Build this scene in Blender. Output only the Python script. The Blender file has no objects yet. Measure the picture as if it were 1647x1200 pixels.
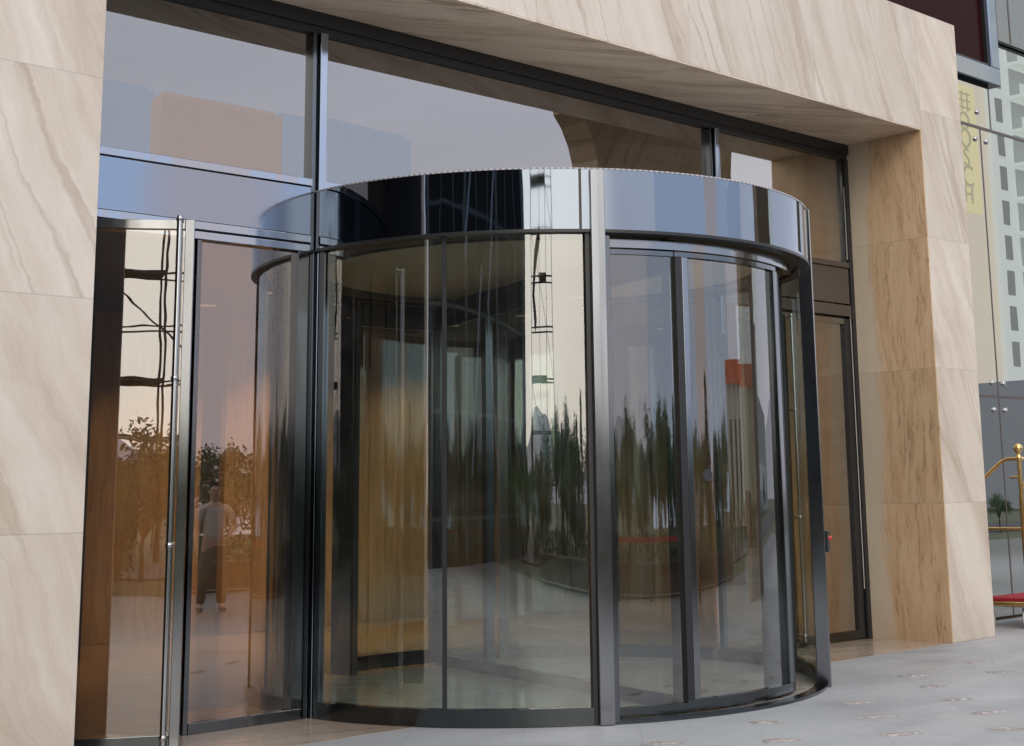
import bpy, bmesh, math, random
from mathutils import Vector, Matrix, noise
random.seed(7)
R = math.radians
scene = bpy.context.scene
col = scene.collection

# ------------------------------------------------------------------ helpers
def tag(o, label=None, cat=None, group=None, kind=None):
    if label: o['label'] = label
    if cat: o['category'] = cat
    if group: o['group'] = group
    if kind: o['kind'] = kind
    return o

def thing(name, label, cat, loc=(0, 0, 0), group=None):
    o = bpy.data.objects.new(name, None)
    o.empty_display_size = 0.2
    o.location = loc
    col.objects.link(o)
    return tag(o, label, cat, group)

def world_loc(o):
    v = Vector((0, 0, 0))
    while o is not None:
        v += Vector(o.location)
        o = o.parent
    return v

class MB:
    def __init__(s):
        s.v = []; s.f = []
    def face(s, pts):
        n = len(s.v); s.v += [tuple(p) for p in pts]; s.f.append(tuple(range(n, n + len(pts))))
    def box(s, x0, x1, y0, y1, z0, z1, M=None):
        n = len(s.v)
        p = [(x0,y0,z0),(x1,y0,z0),(x1,y1,z0),(x0,y1,z0),(x0,y0,z1),(x1,y0,z1),(x1,y1,z1),(x0,y1,z1)]
        if M is not None: p = [tuple(M @ Vector(q)) for q in p]
        s.v += p
        for f in ((0,3,2,1),(4,5,6,7),(0,1,5,4),(1,2,6,5),(2,3,7,6),(3,0,4,7)):
            s.f.append(tuple(n + i for i in f))
        return s
    def arcbox(s, c, r0, r1, a0, a1, z0, z1, seg=None):
        seg = seg or max(1, int(abs(a1 - a0) / 2.0))
        full = abs(abs(a1 - a0) - 360) < 1e-6
        n = len(s.v)
        cnt = seg if full else seg + 1
        for i in range(cnt):
            a = R(a0 + (a1 - a0) * i / seg)
            for r, z in ((r0, z0), (r1, z0), (r1, z1), (r0, z1)):
                s.v.append((c[0] + r * math.cos(a), c[1] + r * math.sin(a), z))
        for i in range(seg):
            A = n + 4 * i; B = n + 4 * ((i + 1) % cnt)
            for k in range(4):
                k2 = (k + 1) % 4
                s.f.append((A + k, B + k, B + k2, A + k2))
        if not full:
            s.f.append((n, n + 1, n + 2, n + 3)); e = n + 4 * seg
            s.f.append((e + 3, e + 2, e + 1, e))
        return s
    def arcsheet(s, c, r, a0, a1, z0, z1, seg=None, vs=1):
        seg = seg or max(2, int(abs(a1 - a0)))
        n = len(s.v)
        for i in range(seg + 1):
            a = R(a0 + (a1 - a0) * i / seg)
            for j in range(vs + 1):
                s.v.append((c[0] + r * math.cos(a), c[1] + r * math.sin(a), z0 + (z1 - z0) * j / vs))
        w = vs + 1
        for i in range(seg):
            for j in range(vs):
                s.f.append((n + i*w + j, n + (i+1)*w + j, n + (i+1)*w + j + 1, n + i*w + j + 1))
        return s
    def disc(s, c, r0, r1, z, seg=96):
        n = len(s.v)
        for i in range(seg):
            a = 2 * math.pi * i / seg
            s.v.append((c[0] + r1 * math.cos(a), c[1] + r1 * math.sin(a), z))
        if r0 <= 0:
            s.f.append(tuple(range(n, n + seg)))
        else:
            for i in range(seg):
                a = 2 * math.pi * i / seg
                s.v.append((c[0] + r0 * math.cos(a), c[1] + r0 * math.sin(a), z))
            for i in range(seg):
                j = (i + 1) % seg
                s.f.append((n + i, n + j, n + seg + j, n + seg + i))
        return s
    def tube(s, pts, r, seg=10, caps=True):
        pts = [Vector(p) for p in pts]; rr = r if isinstance(r, (list, tuple)) else [r] * len(pts)
        n = len(s.v); up = None
        for i, p in enumerate(pts):
            t = (pts[min(i + 1, len(pts) - 1)] - pts[max(i - 1, 0)]).normalized()
            if up is None:
                up = Vector((0, 0, 1)) if abs(t.z) < 0.9 else Vector((1, 0, 0))
            a = t.cross(up)
            if a.length < 1e-5: a = t.orthogonal()
            a.normalize(); b = t.cross(a).normalized(); up = -b if (-b).dot(up) > 0 else b
            b = up
            for k in range(seg):
                q = 2 * math.pi * k / seg
                s.v.append(tuple(p + rr[i] * (a * math.cos(q) + b * math.sin(q))))
        for i in range(len(pts) - 1):
            for k in range(seg):
                k2 = (k + 1) % seg
                s.f.append((n + i*seg + k, n + i*seg + k2, n + (i+1)*seg + k2, n + (i+1)*seg + k))
        if caps:
            s.f.append(tuple(n + k for k in reversed(range(seg))))
            s.f.append(tuple(n + (len(pts)-1)*seg + k for k in range(seg)))
        return s
    def lathe(s, c, prof, seg=24):
        n = len(s.v)
        for (r, z) in prof:
            for k in range(seg):
                a = 2 * math.pi * k / seg
                s.v.append((c[0] + r * math.cos(a), c[1] + r * math.sin(a), c[2] + z))
        for i in range(len(prof) - 1):
            for k in range(seg):
                k2 = (k + 1) % seg
                s.f.append((n + i*seg + k, n + i*seg + k2, n + (i+1)*seg + k2, n + (i+1)*seg + k))
        return s
    def ball(s, c, r, seg=16, rings=10):
        return s.lathe((c[0], c[1], c[2]), [(max(1e-4, r * math.sin(math.pi * i / rings)), -r * math.cos(math.pi * i / rings)) for i in range(rings + 1)], seg)
    def build(s, name, mat, parent=None, smooth=False, label=None, bevel=0, fix=True):
        off = world_loc(parent) if parent is not None else Vector((0, 0, 0))
        me = bpy.data.meshes.new(name)
        me.from_pydata([tuple(Vector(p) - off) for p in s.v], [], s.f)
        if fix:
            bm = bmesh.new(); bm.from_mesh(me)
            bmesh.ops.recalc_face_normals(bm, faces=bm.faces)
            bm.to_mesh(me); bm.free()
        if smooth:
            for p in me.polygons: p.use_smooth = True
        me.materials.append(mat)
        o = bpy.data.objects.new(name, me); col.objects.link(o)
        if parent is not None: o.parent = parent
        if bevel:
            b = o.modifiers.new('bevel', 'BEVEL'); b.width = bevel; b.segments = 2; b.limit_method = 'ANGLE'
        if smooth == 'auto':
            m = o.modifiers.new('split', 'EDGE_SPLIT'); m.split_angle = R(35)
        if label: o['label'] = label
        return o

def copy_tree(o, parent=None, depth=0):
    c = o.copy(); col.objects.link(c)
    if parent is not None: c.parent = parent
    for ch in list(o.children): copy_tree(ch, c, depth + 1)
    return c

# ------------------------------------------------------------------ materials
class NT:
    def __init__(s, name):
        s.m = bpy.data.materials.new(name); s.m.use_nodes = True
        s.t = s.m.node_tree; s.t.nodes.clear()
        s.out = s.t.nodes.new('ShaderNodeOutputMaterial')
    def n(s, typ, **kw):
        nd = s.t.nodes.new('ShaderNode' + typ)
        for k, v in kw.items(): setattr(nd, k, v)
        return nd
    def l(s, a, b): s.t.links.new(a, b)
    def val(s, inp, x):
        if hasattr(x, 'is_linked') or hasattr(x, 'links'): s.l(x, inp)
        else: inp.default_value = x
    def math(s, op, a, b=None, c=None):
        nd = s.n('Math', operation=op); s.val(nd.inputs[0], a)
        if b is not None: s.val(nd.inputs[1], b)
        if c is not None: s.val(nd.inputs[2], c)
        return nd.outputs[0]
    def mix(s, f, a, b, blend='MIX'):
        nd = s.n('Mix', data_type='RGBA', blend_type=blend)
        s.val(nd.inputs[0], f); s.val(nd.inputs[6], a); s.val(nd.inputs[7], b)
        return nd.outputs[2]
    def noise(s, vec, scale=1, detail=4, rough=.55, dist=0, out=0):
        nd = s.n('TexNoise'); 
        if vec is not None: s.l(vec, nd.inputs['Vector'])
        nd.inputs['Scale'].default_value = scale; nd.inputs['Detail'].default_value = detail
        nd.inputs['Roughness'].default_value = rough; nd.inputs['Distortion'].default_value = dist
        return nd.outputs[out]
    def ramp(s, f, stops):
        nd = s.n('ValToRGB'); s.val(nd.inputs[0], f); e = nd.color_ramp.elements
        while len(e) < len(stops): e.new(0.5)
        for el, (p, c) in zip(e, stops):
            el.position = p; el.color = (c[0], c[1], c[2], 1) if isinstance(c, (tuple, list)) else (c, c, c, 1)
        return nd.outputs[0]
    def comb(s, x, y, z):
        nd = s.n('CombineXYZ'); s.val(nd.inputs[0], x); s.val(nd.inputs[1], y); s.val(nd.inputs[2], z); return nd.outputs[0]
    def pos(s):
        g = s.n('NewGeometry'); sp = s.n('SeparateXYZ'); s.l(g.outputs['Position'], sp.inputs[0])
        return g.outputs['Position'], sp.outputs[0], sp.outputs[1], sp.outputs[2]
    def principled(s, color, rough=.5, metal=0, spec=.5, bump=None, bstr=.2, bdist=.01):
        b = s.n('BsdfPrincipled'); s.val(b.inputs['Base Color'], color if not isinstance(color, tuple) else (*color[:3], 1))
        s.val(b.inputs['Roughness'], rough); b.inputs['Metallic'].default_value = metal
        b.inputs['Specular IOR Level'].default_value = spec
        if bump is not None:
            bp = s.n('Bump'); bp.inputs['Strength'].default_value = bstr; bp.inputs['Distance'].default_value = bdist
            s.l(bump, bp.inputs['Height']); s.l(bp.outputs[0], b.inputs['Normal'])
        s.l(b.outputs[0], s.out.inputs[0]); return b

def plain(name, color, rough=.5, metal=0, spec=.5, var=.12, scale=3.0):
    t = NT(name); P, x, y, z = t.pos()
    f = t.noise(P, scale, 5, .6)
    a = tuple(max(0, c * (1 - var)) for c in color) + (1,); b = tuple(min(1, c * (1 + var)) for c in color) + (1,)
    c = t.mix(f, a, b)
    r = t.math('MULTIPLY_ADD', t.noise(P, scale * 2.3, 4, .6), .12, max(0.02, rough - .06))
    t.principled(c, r, metal, spec); return t.m

def stone(name, ua, va, angle, light, mid, dark, panel=(2.4, 1.354), u0=0.0, v0=0.0, sc=1.0, rough=.32, joint=True, band=None, vein_amt=.75):
    """polished marble cladding; ua, va are the world axes across and up the face, veins lean by `angle` from the v axis"""
    t = NT(name); P, x, y, z = t.pos(); ax = {'x': x, 'y': y, 'z': z}
    u, v = ax[ua], ax[va]
    pu = t.math('DIVIDE', t.math('SUBTRACT', u, u0), panel[0]); pv = t.math('DIVIDE', t.math('SUBTRACT', v, v0), panel[1])
    iu, iv = t.math('FLOOR', pu), t.math('FLOOR', pv)
    wn = t.n('TexWhiteNoise', noise_dimensions='3D'); t.l(t.comb(iu, iv, 3.7), wn.inputs['Vector'])
    rnd = wn.outputs['Value']
    ca, sa = math.cos(R(angle)), math.sin(R(angle))
    warp = t.noise(P, .9, 3, .5); w = t.math('MULTIPLY_ADD', warp, .26, -.13); w = t.math('MULTIPLY_ADD', t.math('SUBTRACT', t.noise(P, 9, 5, .7), .5), .085, w)
    across = t.math('ADD', t.math('ADD', t.math('MULTIPLY', u, ca), t.math('MULTIPLY', v, sa)), w)
    along = t.math('SUBTRACT', t.math('MULTIPLY', v, ca), t.math('MULTIPLY', u, sa))
    off = t.math('MULTIPLY', rnd, 31.0)
    V1 = t.comb(t.math('MULTIPLY', across, 2.6 * sc), t.math('MULTIPLY', along, .30 * sc), off)
    V2 = t.comb(t.math('MULTIPLY', across, 7.5 * sc), t.math('MULTIPLY', along, .38 * sc), off)
    V3 = t.comb(t.math('MULTIPLY', across, 26 * sc), t.math('MULTIPLY', along, 2.2 * sc), off)
    n1 = t.noise(V1, 1, 7, .64, .35)
    base = t.ramp(n1, [(.34, light), (.50, tuple(a * .65 + b * .35 for a, b in zip(light, mid))), (.64, mid), (.76, tuple((a * .55 + b * .45) for a, b in zip(mid, light)))])
    n2 = t.noise(V2, .7, 3, .5, .25)
    line = t.math('SUBTRACT', 1.0, t.math('MULTIPLY', t.math('ABSOLUTE', t.math('SUBTRACT', n2, .5)), 24.0))
    line = t.math('MAXIMUM', line, 0.0)
    gate = t.ramp(t.noise(V1, .8, 2, .5), [(.42, 0.0), (.60, 1.0)])
    line = t.math('MULTIPLY', t.math('MULTIPLY', line, gate), vein_amt)
    c = t.mix(line, base, (*dark, 1))
    n3 = t.noise(V3, 1, 5, .65)
    c = t.mix(.55, c, t.ramp(n3, [(.2, .42), (.5, .5), (.8, .58)]), 'OVERLAY')
    cl = t.noise(P, 2.3, 5, .6)
    sp_n = t.ramp(t.noise(P, 34, 4, .75), [(.60, 0.0), (.72, 1.0)]); c = t.mix(t.math('MULTIPLY', sp_n, .28), c, tuple(min(1, q * 1.22) for q in light) + (1,))
    c = t.mix(.35, c, t.ramp(cl, [(.25, .42), (.75, .58)]), 'OVERLAY')
    if band:   # a pale zone along one edge of each slab: (axis, from, to, colour)
        bx = ax[band[0]]
        wob = t.math('MULTIPLY_ADD', t.noise(t.comb(t.math('MULTIPLY', x, 0.0), t.math('MULTIPLY', y, 1.5), t.math('MULTIPLY_ADD', z, 1.1, off)), 1, 5, .6), .40, -.20)
        e = t.math('SUBTRACT', t.math('ADD', bx, wob), band[1])
        e = t.math('DIVIDE', e, band[2] - band[1])
        cc = t.n('Clamp'); t.l(e, cc.inputs[0]); e = cc.outputs[0]
        pale = t.mix(t.noise(V1, 2.2, 5, .6), (*band[3], 1), tuple(q * .86 for q in band[3]) + (1,))
        c = t.mix(e, c, pale)
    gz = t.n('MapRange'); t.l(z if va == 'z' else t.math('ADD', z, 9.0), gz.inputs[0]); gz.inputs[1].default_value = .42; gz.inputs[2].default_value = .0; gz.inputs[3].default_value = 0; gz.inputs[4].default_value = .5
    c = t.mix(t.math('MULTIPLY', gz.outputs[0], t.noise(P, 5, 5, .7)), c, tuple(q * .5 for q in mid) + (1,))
    # slab to slab tone
    tone = t.math('MULTIPLY_ADD', rnd, .12, .94)
    tn = t.n('HueSaturation'); t.l(c, tn.inputs['Color']); t.l(tone, tn.inputs['Value']); c = tn.outputs[0]
    rg = t.math('MULTIPLY_ADD', t.noise(P, 6, 4, .6), .14, rough - .07)
    if joint:
        fu = t.math('MULTIPLY', t.math('ABSOLUTE', t.math('SUBTRACT', t.math('FRACT', t.math('ADD', pu, .5)), .5)), panel[0])
        fv = t.math('MULTIPLY', t.math('ABSOLUTE', t.math('SUBTRACT', t.math('FRACT', t.math('ADD', pv, .5)), .5)), panel[1])
        d = t.math('MINIMUM', fu, fv); j = t.math('LESS_THAN', d, .0035)
        c = t.mix(t.math('MULTIPLY', j, .36), c, tuple(q * .55 for q in mid) + (1,))
    t.principled(c, rg, 0, .45); return t.m

def glass(name, tint, r0, rtint=(1, 1, 1), wave=(6, .6, .02), rough=0.0, gain=.75):
    t = NT(name); P, x, y, z = t.pos()
    tr = t.n('BsdfTransparent'); tr.inputs[0].default_value = (*tint, 1)
    gl = t.n('BsdfGlossy'); gl.inputs['Color'].default_value = (*rtint, 1); gl.inputs['Roughness'].default_value = rough
    hx = t.comb(t.math('MULTIPLY', x, wave[0]), t.math('MULTIPLY', y, wave[0]), t.math('MULTIPLY', z, wave[1]))
    bp = t.n('Bump'); bp.inputs['Strength'].default_value = 1; bp.inputs['Distance'].default_value = wave[2]
    t.l(t.noise(hx, 1, 2, .5), bp.inputs['Height']); t.l(bp.outputs[0], gl.inputs['Normal'])
    lw = t.n('LayerWeight'); lw.inputs[0].default_value = .5
    k = t.math('POWER', lw.outputs['Facing'], 3.5)
    f = t.math('MULTIPLY_ADD', k, gain, r0)
    mx = t.n('MixShader'); t.l(f, mx.inputs[0]); t.l(tr.outputs[0], mx.inputs[1]); t.l(gl.outputs[0], mx.inputs[2])
    df = t.n('BsdfDiffuse'); df.inputs[0].default_value = (.62, .60, .57, 1)
    sm = t.ramp(t.noise(P, 3.1, 6, .7, .8), [(.45, .006), (.62, .02), (.78, .055)])
    m2 = t.n('MixShader'); t.l(sm, m2.inputs[0]); t.l(mx.outputs[0], m2.inputs[1]); t.l(df.outputs[0], m2.inputs[2])
    t.l(m2.outputs[0], t.out.inputs[0]); return t.m

def mirror_metal(name, color, rough=.05, wave=(3, .5, .01), dirt=.06):
    t = NT(name); P, x, y, z = t.pos()
    hx = t.comb(t.math('MULTIPLY', x, wave[0]), t.math('MULTIPLY', y, wave[0]), t.math('MULTIPLY', z, wave[1]))
    r = t.math('MULTIPLY_ADD', t.noise(P, 9, 5, .65), dirt, rough)
    t.principled((*color, 1), r, 1, .5, t.noise(hx, 1, 2, .5), 1.0, wave[2]); return t.m

def emit(name, color, s):
    t = NT(name); e = t.n('Emission'); e.inputs[0].default_value = (*color, 1); e.inputs[1].default_value = s
    t.l(e.outputs[0], t.out.inputs[0]); return t.m

M = {}
LT, MD, DK = (.64, .562, .487), (.485, .395, .315), (.31, .22, .155)
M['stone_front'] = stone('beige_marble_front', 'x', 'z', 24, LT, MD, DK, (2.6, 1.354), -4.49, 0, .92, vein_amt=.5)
M['stone_lintel'] = stone('beige_marble_lintel', 'x', 'z', 21, LT, (.52, .435, .365), DK, (1.85, 3.0), 4.71 - 1.85 * 6, 5.196 - 3, .95, vein_amt=.5)
M['stone_soffit'] = stone('brown_marble_soffit', 'x', 'y', 62, (.90, .76, .63), (.64, .505, .39), (.36, .25, .175), (1.85, 2.2), 4.71, -1.6, 1.5, .4, vein_amt=.8)
M['stone_jamb'] = stone('brown_vein_marble', 'y', 'z', 0, (.66, .465, .295), (.54, .355, .205), (.27, .155, .075), (2.2, 1.354), -1.1, 0, 5.2, .34, band=('y', -.36, -.25, (.66, .545, .415)), vein_amt=.75)
M['stone_floor'] = stone('beige_marble_threshold', 'x', 'y', 70, (.42, .34, .27), (.33, .255, .20), (.25, .18, .13), (1.2, 1.3), 0, -1.0, 1.2, .18)
M['black_metal'] = plain('black_frame_metal', (.016, .016, .017), .38, 0, .5)
M['dark_metal'] = mirror_metal('dark_bronze_metal', (.13, .14, .15), .10)
M['chrome'] = mirror_metal('polished_steel', (.35, .385, .44), .08)
M['fascia'] = mirror_metal('mirror_steel_fascia', (.20, .226, .262), .012, (2.2, .8, .003), .03)
M['post'] = mirror_metal('polished_post_metal', (.235, .242, .253), .11)
M['spandrel'] = mirror_metal('blue_grey_spandrel', (.255, .30, .37), .05, (1.5, .5, .0015))
M['spandrel_dark'] = plain('brown_spandrel', (.075, .06, .05), .3, 0, .5)  # right bay: brown of the mirrored jamb put into the flat colour
M['leaf_stile'] = mirror_metal('dark_leaf_stile', (.24, .245, .25), .09)
M['leaf_rail'] = mirror_metal('leaf_top_rail', (.32, .32, .31), .10)
M['handle'] = mirror_metal('steel_handle', (.46, .455, .45), .13)
M['rubber'] = plain('black_rubber', (.02, .02, .022), .6)
M['skirt'] = mirror_metal('black_skirt', (.10, .108, .11), .12)
M['glass_up'] = glass('upper_window_glass', (.42, .36, .28), .285, (1, .955, .93), (1.2, 1.2, .0002))
M['glass_right'] = glass('right_bay_glass', (.64, .52, .36), .34, (1, .955, .88), (1.2, 1.2, .0003))
M['glass_side'] = glass('sidelight_glass', (.80, .70, .57), .225, (1, .945, .94), (1.4, .8, .0004))
M['glass_door'] = glass('door_leaf_glass', (.80, .70, .57), .205, (1, .97, .92), (1.6, 2.2, .0007))
M['glass_curved'] = glass('curved_glass', (.70, .80, .74), .195, (1, 1, .97), (3.2, .25, .0013))
M['glass_rotor'] = glass('rotor_glass', (.89, .94, .91), .15, (1, 1, 1), (2.6, .25, .0011))
M['glass_spider'] = glass('spider_glass', (.30, .31, .31), .36, (.98, 1, .98), (1.0, 1.0, .0002))
M['glass_dark'] = glass('dark_red_glass', (.25, .06, .05), .06)
M['ceiling_beige'] = plain('canopy_ceiling_panel', (.70, .55, .40), .5)
M['ceiling_brown'] = plain('canopy_ceiling_ring', (.09, .075, .06), .5)
M['drum_floor'] = stone('beige_drum_floor', 'x', 'y', 60, (.46, .42, .37), (.40, .36, .31), (.32, .28, .23), (1.13, 1.13), 0, -.117, 1.0, .16)
M['wood'] = stone('honey_wood_panel', 'x', 'z', 1, (.40, .255, .13), (.30, .18, .085), (.18, .10, .045), (1.35, 5.4), .2, 0, 2.6, .35, vein_amt=.5)
M['wood_dark'] = plain('dark_wood', (.03, .015, .011), .35)
M['lobby_floor'] = stone('brown_lobby_floor', 'y', 'x', 0, (.21, .135, .075), (.16, .10, .052), (.10, .06, .03), (1.6, 1.6), 0, 0, 1.4, .22)
M['lobby_ceiling'] = plain('lobby_ceiling', (.05, .04, .032), .7)
M['brass'] = mirror_metal('polished_brass', (.78, .50, .20), .12)
M['carpet_red'] = plain('red_carpet', (.30, .012, .02), .9)
M['wheel_white'] = plain('white_rubber_wheel', (.62, .60, .56), .6)
M['concrete'] = plain('pale_concrete', (.42, .40, .37), .8)

def paving_mat():
    t = NT('granite_paving'); P, x, y, z = t.pos()
    q = .7071 / .75
    a = t.math('MULTIPLY', t.math('ADD', x, y), q); b = t.math('MULTIPLY', t.math('SUBTRACT', x, y), q)
    wn = t.n('TexWhiteNoise', noise_dimensions='3D'); t.l(t.comb(t.math('FLOOR', a), t.math('FLOOR', b), 1.3), wn.inputs['Vector'])
    st = t.comb(t.math('MULTIPLY', x, .55), t.math('MULTIPLY', y, 1.6), z)
    c = t.ramp(t.noise(st, 1.1, 6, .62, .4), [(.28, (.27, .275, .283)), (.55, (.345, .35, .357)), (.75, (.39, .39, .39))])
    c = t.mix(.5, c, t.ramp(t.noise(P, 60, 4, .7), [(.3, .42), (.7, .58)]), 'OVERLAY')
    c = t.mix(t.math('MULTIPLY', wn.outputs['Value'], .38), c, (.27, .27, .275, 1))
    stain = t.ramp(t.noise(P, .7, 5, .65, .6), [(.52, 0.0), (.68, 1.0)])
    c = t.mix(t.math('MULTIPLY', stain, .55), c, (.19, .19, .20, 1))
    gr = t.ramp(t.noise(P, 14, 6, .75), [(.55, 0.0), (.72, 1.0)]); c = t.mix(t.math('MULTIPLY', gr, .35), c, (.15, .15, .155, 1))
    warm = t.ramp(t.noise(P, .5, 4, .6), [(.5, 0.0), (.7, 1.0)])
    c = t.mix(t.math('MULTIPLY', warm, .25), c, (.46, .40, .35, 1))
    fa = t.math('ABSOLUTE', t.math('SUBTRACT', t.math('FRACT', a), .5)); fb = t.math('ABSOLUTE', t.math('SUBTRACT', t.math('FRACT', b), .5))
    j = t.math('GREATER_THAN', t.math('MAXIMUM', fa, fb), .4965)
    c = t.mix(t.math('MULTIPLY', j, .45), c, (.14, .14, .14, 1))
    rg = t.math('MULTIPLY_ADD', t.noise(P, 3, 5, .65), .3, .36)
    t.principled(c, rg, 0, .4, t.noise(P, 90, 3, .6), .15, .002); return t.m
M['paving'] = paving_mat()

# ------------------------------------------------------------------ measures
XL, XR, XO, ZL, ZT_PORTAL, DP = -4.495, 4.711, 5.515, 5.196, 6.51, 1.0
DC = (0.0, -.117); RD, ZB, ZT = 2.262, 3.349, 3.781

# ------------------------------------------------------------------ ground
g = MB(); g.box(-420, 420, -420, 140, -.4, -.06)
t = NT('planted_ground'); P, x, y, z = t.pos()
t.principled(t.ramp(t.noise(P, .35, 6, .65), [(.3, (.05, .07, .03)), (.55, (.09, .10, .05)), (.75, (.14, .12, .08))]), .95)
tag(g.build('ground', t.m), 'planted ground reaching out to the horizon beyond the plaza', kind='structure')
g = MB(); g.box(-30, 46, -14.2, -5.2, -.06, -.004)
dt_ = NT('drive_paving'); P, x, y, z = dt_.pos()
yr = dt_.n('MapRange'); yr.interpolation_type = 'SMOOTHSTEP'; dt_.l(dt_.math('MULTIPLY_ADD', dt_.noise(P, .6, 4, .6), 2.0, y), yr.inputs[0]); yr.inputs[1].default_value = -4.4; yr.inputs[2].default_value = -9.5
dt_.principled(dt_.mix(dt_.math('MULTIPLY_ADD', dt_.noise(P, 1.1, 5, .65), .16, dt_.math('SUBTRACT', yr.outputs[0], .08)), (.345, .35, .357, 1), (.15, .148, .145, 1)), .6, 0, .4)
tag(g.build('drive', dt_.m), 'darker grey paved drive in front of the forecourt', kind='structure')
g = MB(); g.box(-30, 46, -5.2, -DP, -.05, 0.0); g.box(XO, 46, -DP, -.02, -.05, 0.0)
tag(g.build('plaza_paving', M['paving']), 'grey granite forecourt paving with faint tile joints', kind='structure')
g = MB(); g.box(XL, XR, -DP, .06, -.05, .003)
tag(g.build('threshold_floor', M['stone_floor']), 'polished beige stone floor strip inside the portal recess', kind='structure')
g = MB(); g.box(-300, 300, -26, -19, -.06, -.02)
tag(g.build('road', plain('asphalt', (.05, .05, .052), .85)), 'grey asphalt road beyond the plaza planting', kind='structure')

# pale spots of dried mortar on the paving
mt = NT('dried_mortar'); P, x, y, z = mt.pos()
mt.principled(mt.ramp(mt.noise(P, 22, 5, .7), [(.35, (.20, .175, .16)), (.5, (.27, .24, .225)), (.66, (.46, .43, .41))]), .7)
spots = [(.57,-2.72,'large mortar spot on the paving straight out from the right door post'),(.07,-3.22,'mortar spot on the paving, middle of the near row of three'),
 (-.46,-3.77,'biggest mortar spot on the paving, nearest the bottom edge'),(2.16,-2.16,'mortar spot on the paving out from the stone floor strip'),
 (1.67,-2.67,'mortar spot second from the wall in the middle row'),(1.13,-3.19,'mortar spot with a bright core in the middle row'),
 (.67,-3.72,'long mortar spot with a thin tail in the middle row'),(3.29,-2.09,'small mortar spot on the paving closest to the right pillar foot'),
 (2.78,-2.63,'small mortar spot by the right edge of the picture'),(.12,-4.18,'mortar spot at the bottom right edge of the picture'),
 (-.55,-2.78,'flat mortar spot on the paving close to the door threshold'),(-1.10,-3.31,'broad mortar spot below the threshold of the revolving door'),
 (-1.62,-2.79,'faint mortar spot at the bottom under the left door post')]
for i, (sx, sy, lb) in enumerate(spots):
    s = MB(); n = 22; rs = []
    ang = R(-40 + random.uniform(-12, 12))
    ring = []
    for k in range(n):
        a = 2 * math.pi * k / n
        r = 1 + .28 * math.sin(2 * a + i) * .6 + random.uniform(-.14, .14)
        lx, ly = .10 * r * math.cos(a), .052 * r * math.sin(a)
        if math.cos(a) > .75: lx += .07
        ring.append((lx * math.cos(ang) - ly * math.sin(ang), lx * math.sin(ang) + ly * math.cos(ang)))
    o = MB(); m = len(o.v)
    for (q, zz) in ((1.0, .001), (.86, .007), (.45, .009), (.0, .010)):
        for (lx, ly) in ring: o.v.append((sx + lx * q, sy + ly * q, zz + random.uniform(0, .002) * (q < 1)))
    for lv in range(3):
        for k in range(n):
            k2 = (k + 1) % n; o.f.append((lv*n+k, lv*n+k2, (lv+1)*n+k2, (lv+1)*n+k))
    tag(o.build('mortar_spot', mt.m, smooth=True), lb, 'mortar spot', 'mortar spots dotted over the paving')

# ------------------------------------------------------------------ stone portal
portal = thing('stone_portal', 'beige veined marble portal with deep reveal framing the hotel entrance', 'portal', (0, -.5, 0))
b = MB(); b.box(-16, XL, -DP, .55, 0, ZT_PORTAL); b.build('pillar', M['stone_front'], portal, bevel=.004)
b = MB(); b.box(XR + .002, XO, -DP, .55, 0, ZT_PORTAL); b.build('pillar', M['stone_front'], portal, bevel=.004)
b = MB(); b.box(XL + .001, XR + .001, -DP + .001, .55, ZL + .012, ZT_PORTAL - .001); b.build('lintel', M['stone_lintel'], portal)
b = MB(); b.box(XL, XR, -DP + .004, .1, ZL, ZL + .02); b.build('soffit', M['stone_soffit'], portal, label='brown grey marble soffit under the lintel')
b = MB(); b.box(XR - .012, XR + .004, -DP + .004, -.02, .002, ZL - .001); b.build('jamb', M['stone_jamb'], portal, label='brown marble jamb with dark vertical veins')
b = MB(); b.box(XL - .004, XL + .014, -DP + .03, -.02, .002, ZL - .001); b.build('jamb', M['black_metal'], portal, label='dark metal lined reveal behind the open door')

# hotel body behind and above the portal
hotel = thing('hotel_building', 'tall hotel block rising above and behind the stone portal', 'building', (0, 14, 0))
b = MB(); b.box(-16, 30, 11.2, 24, 0, 12); b.build('rear_block', M['concrete'], hotel)
b = MB(); b.box(-16, 30, .56, 11.2, 7.9, 12); b.build('upper_floors', M['concrete'], hotel)

# ------------------------------------------------------------------ glazed shopfront
front = thing('glazed_shopfront', 'dark framed shopfront glazing set back between the marble pillars', 'shopfront', (0, 0, 0))
ZT0, ZT1 = 3.822, 3.878       # transom band
ZS0 = 3.446
b = MB(); b.box(XL + .012, XR - .013, -.075, .06, 5.085, ZL - .002); b.box(XL + .012, XR - .013, -.05, .05, 5.03, 5.087)
b.build('head_frame', M['black_metal'], front, bevel=.003)
for k, xm in ((0, -2.238), (1, 2.440)):
    b = MB(); b.box(xm - .014, xm + .055, -.085, .06, 0.0 if k == 0 else 3.0, 5.03)
    m1 = b.build('mullion', M['chrome'], front, bevel=.004)
    b = MB(); b.box(xm - .062, xm - .034, -.055, .05, 0.0 if k == 0 else 3.0, 5.03); b.box(xm - .034, xm - .014, -.03, .05, 0.0 if k == 0 else 3.0, 5.03)
    b.build('glazing_bead', M['dark_metal'], m1)
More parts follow.
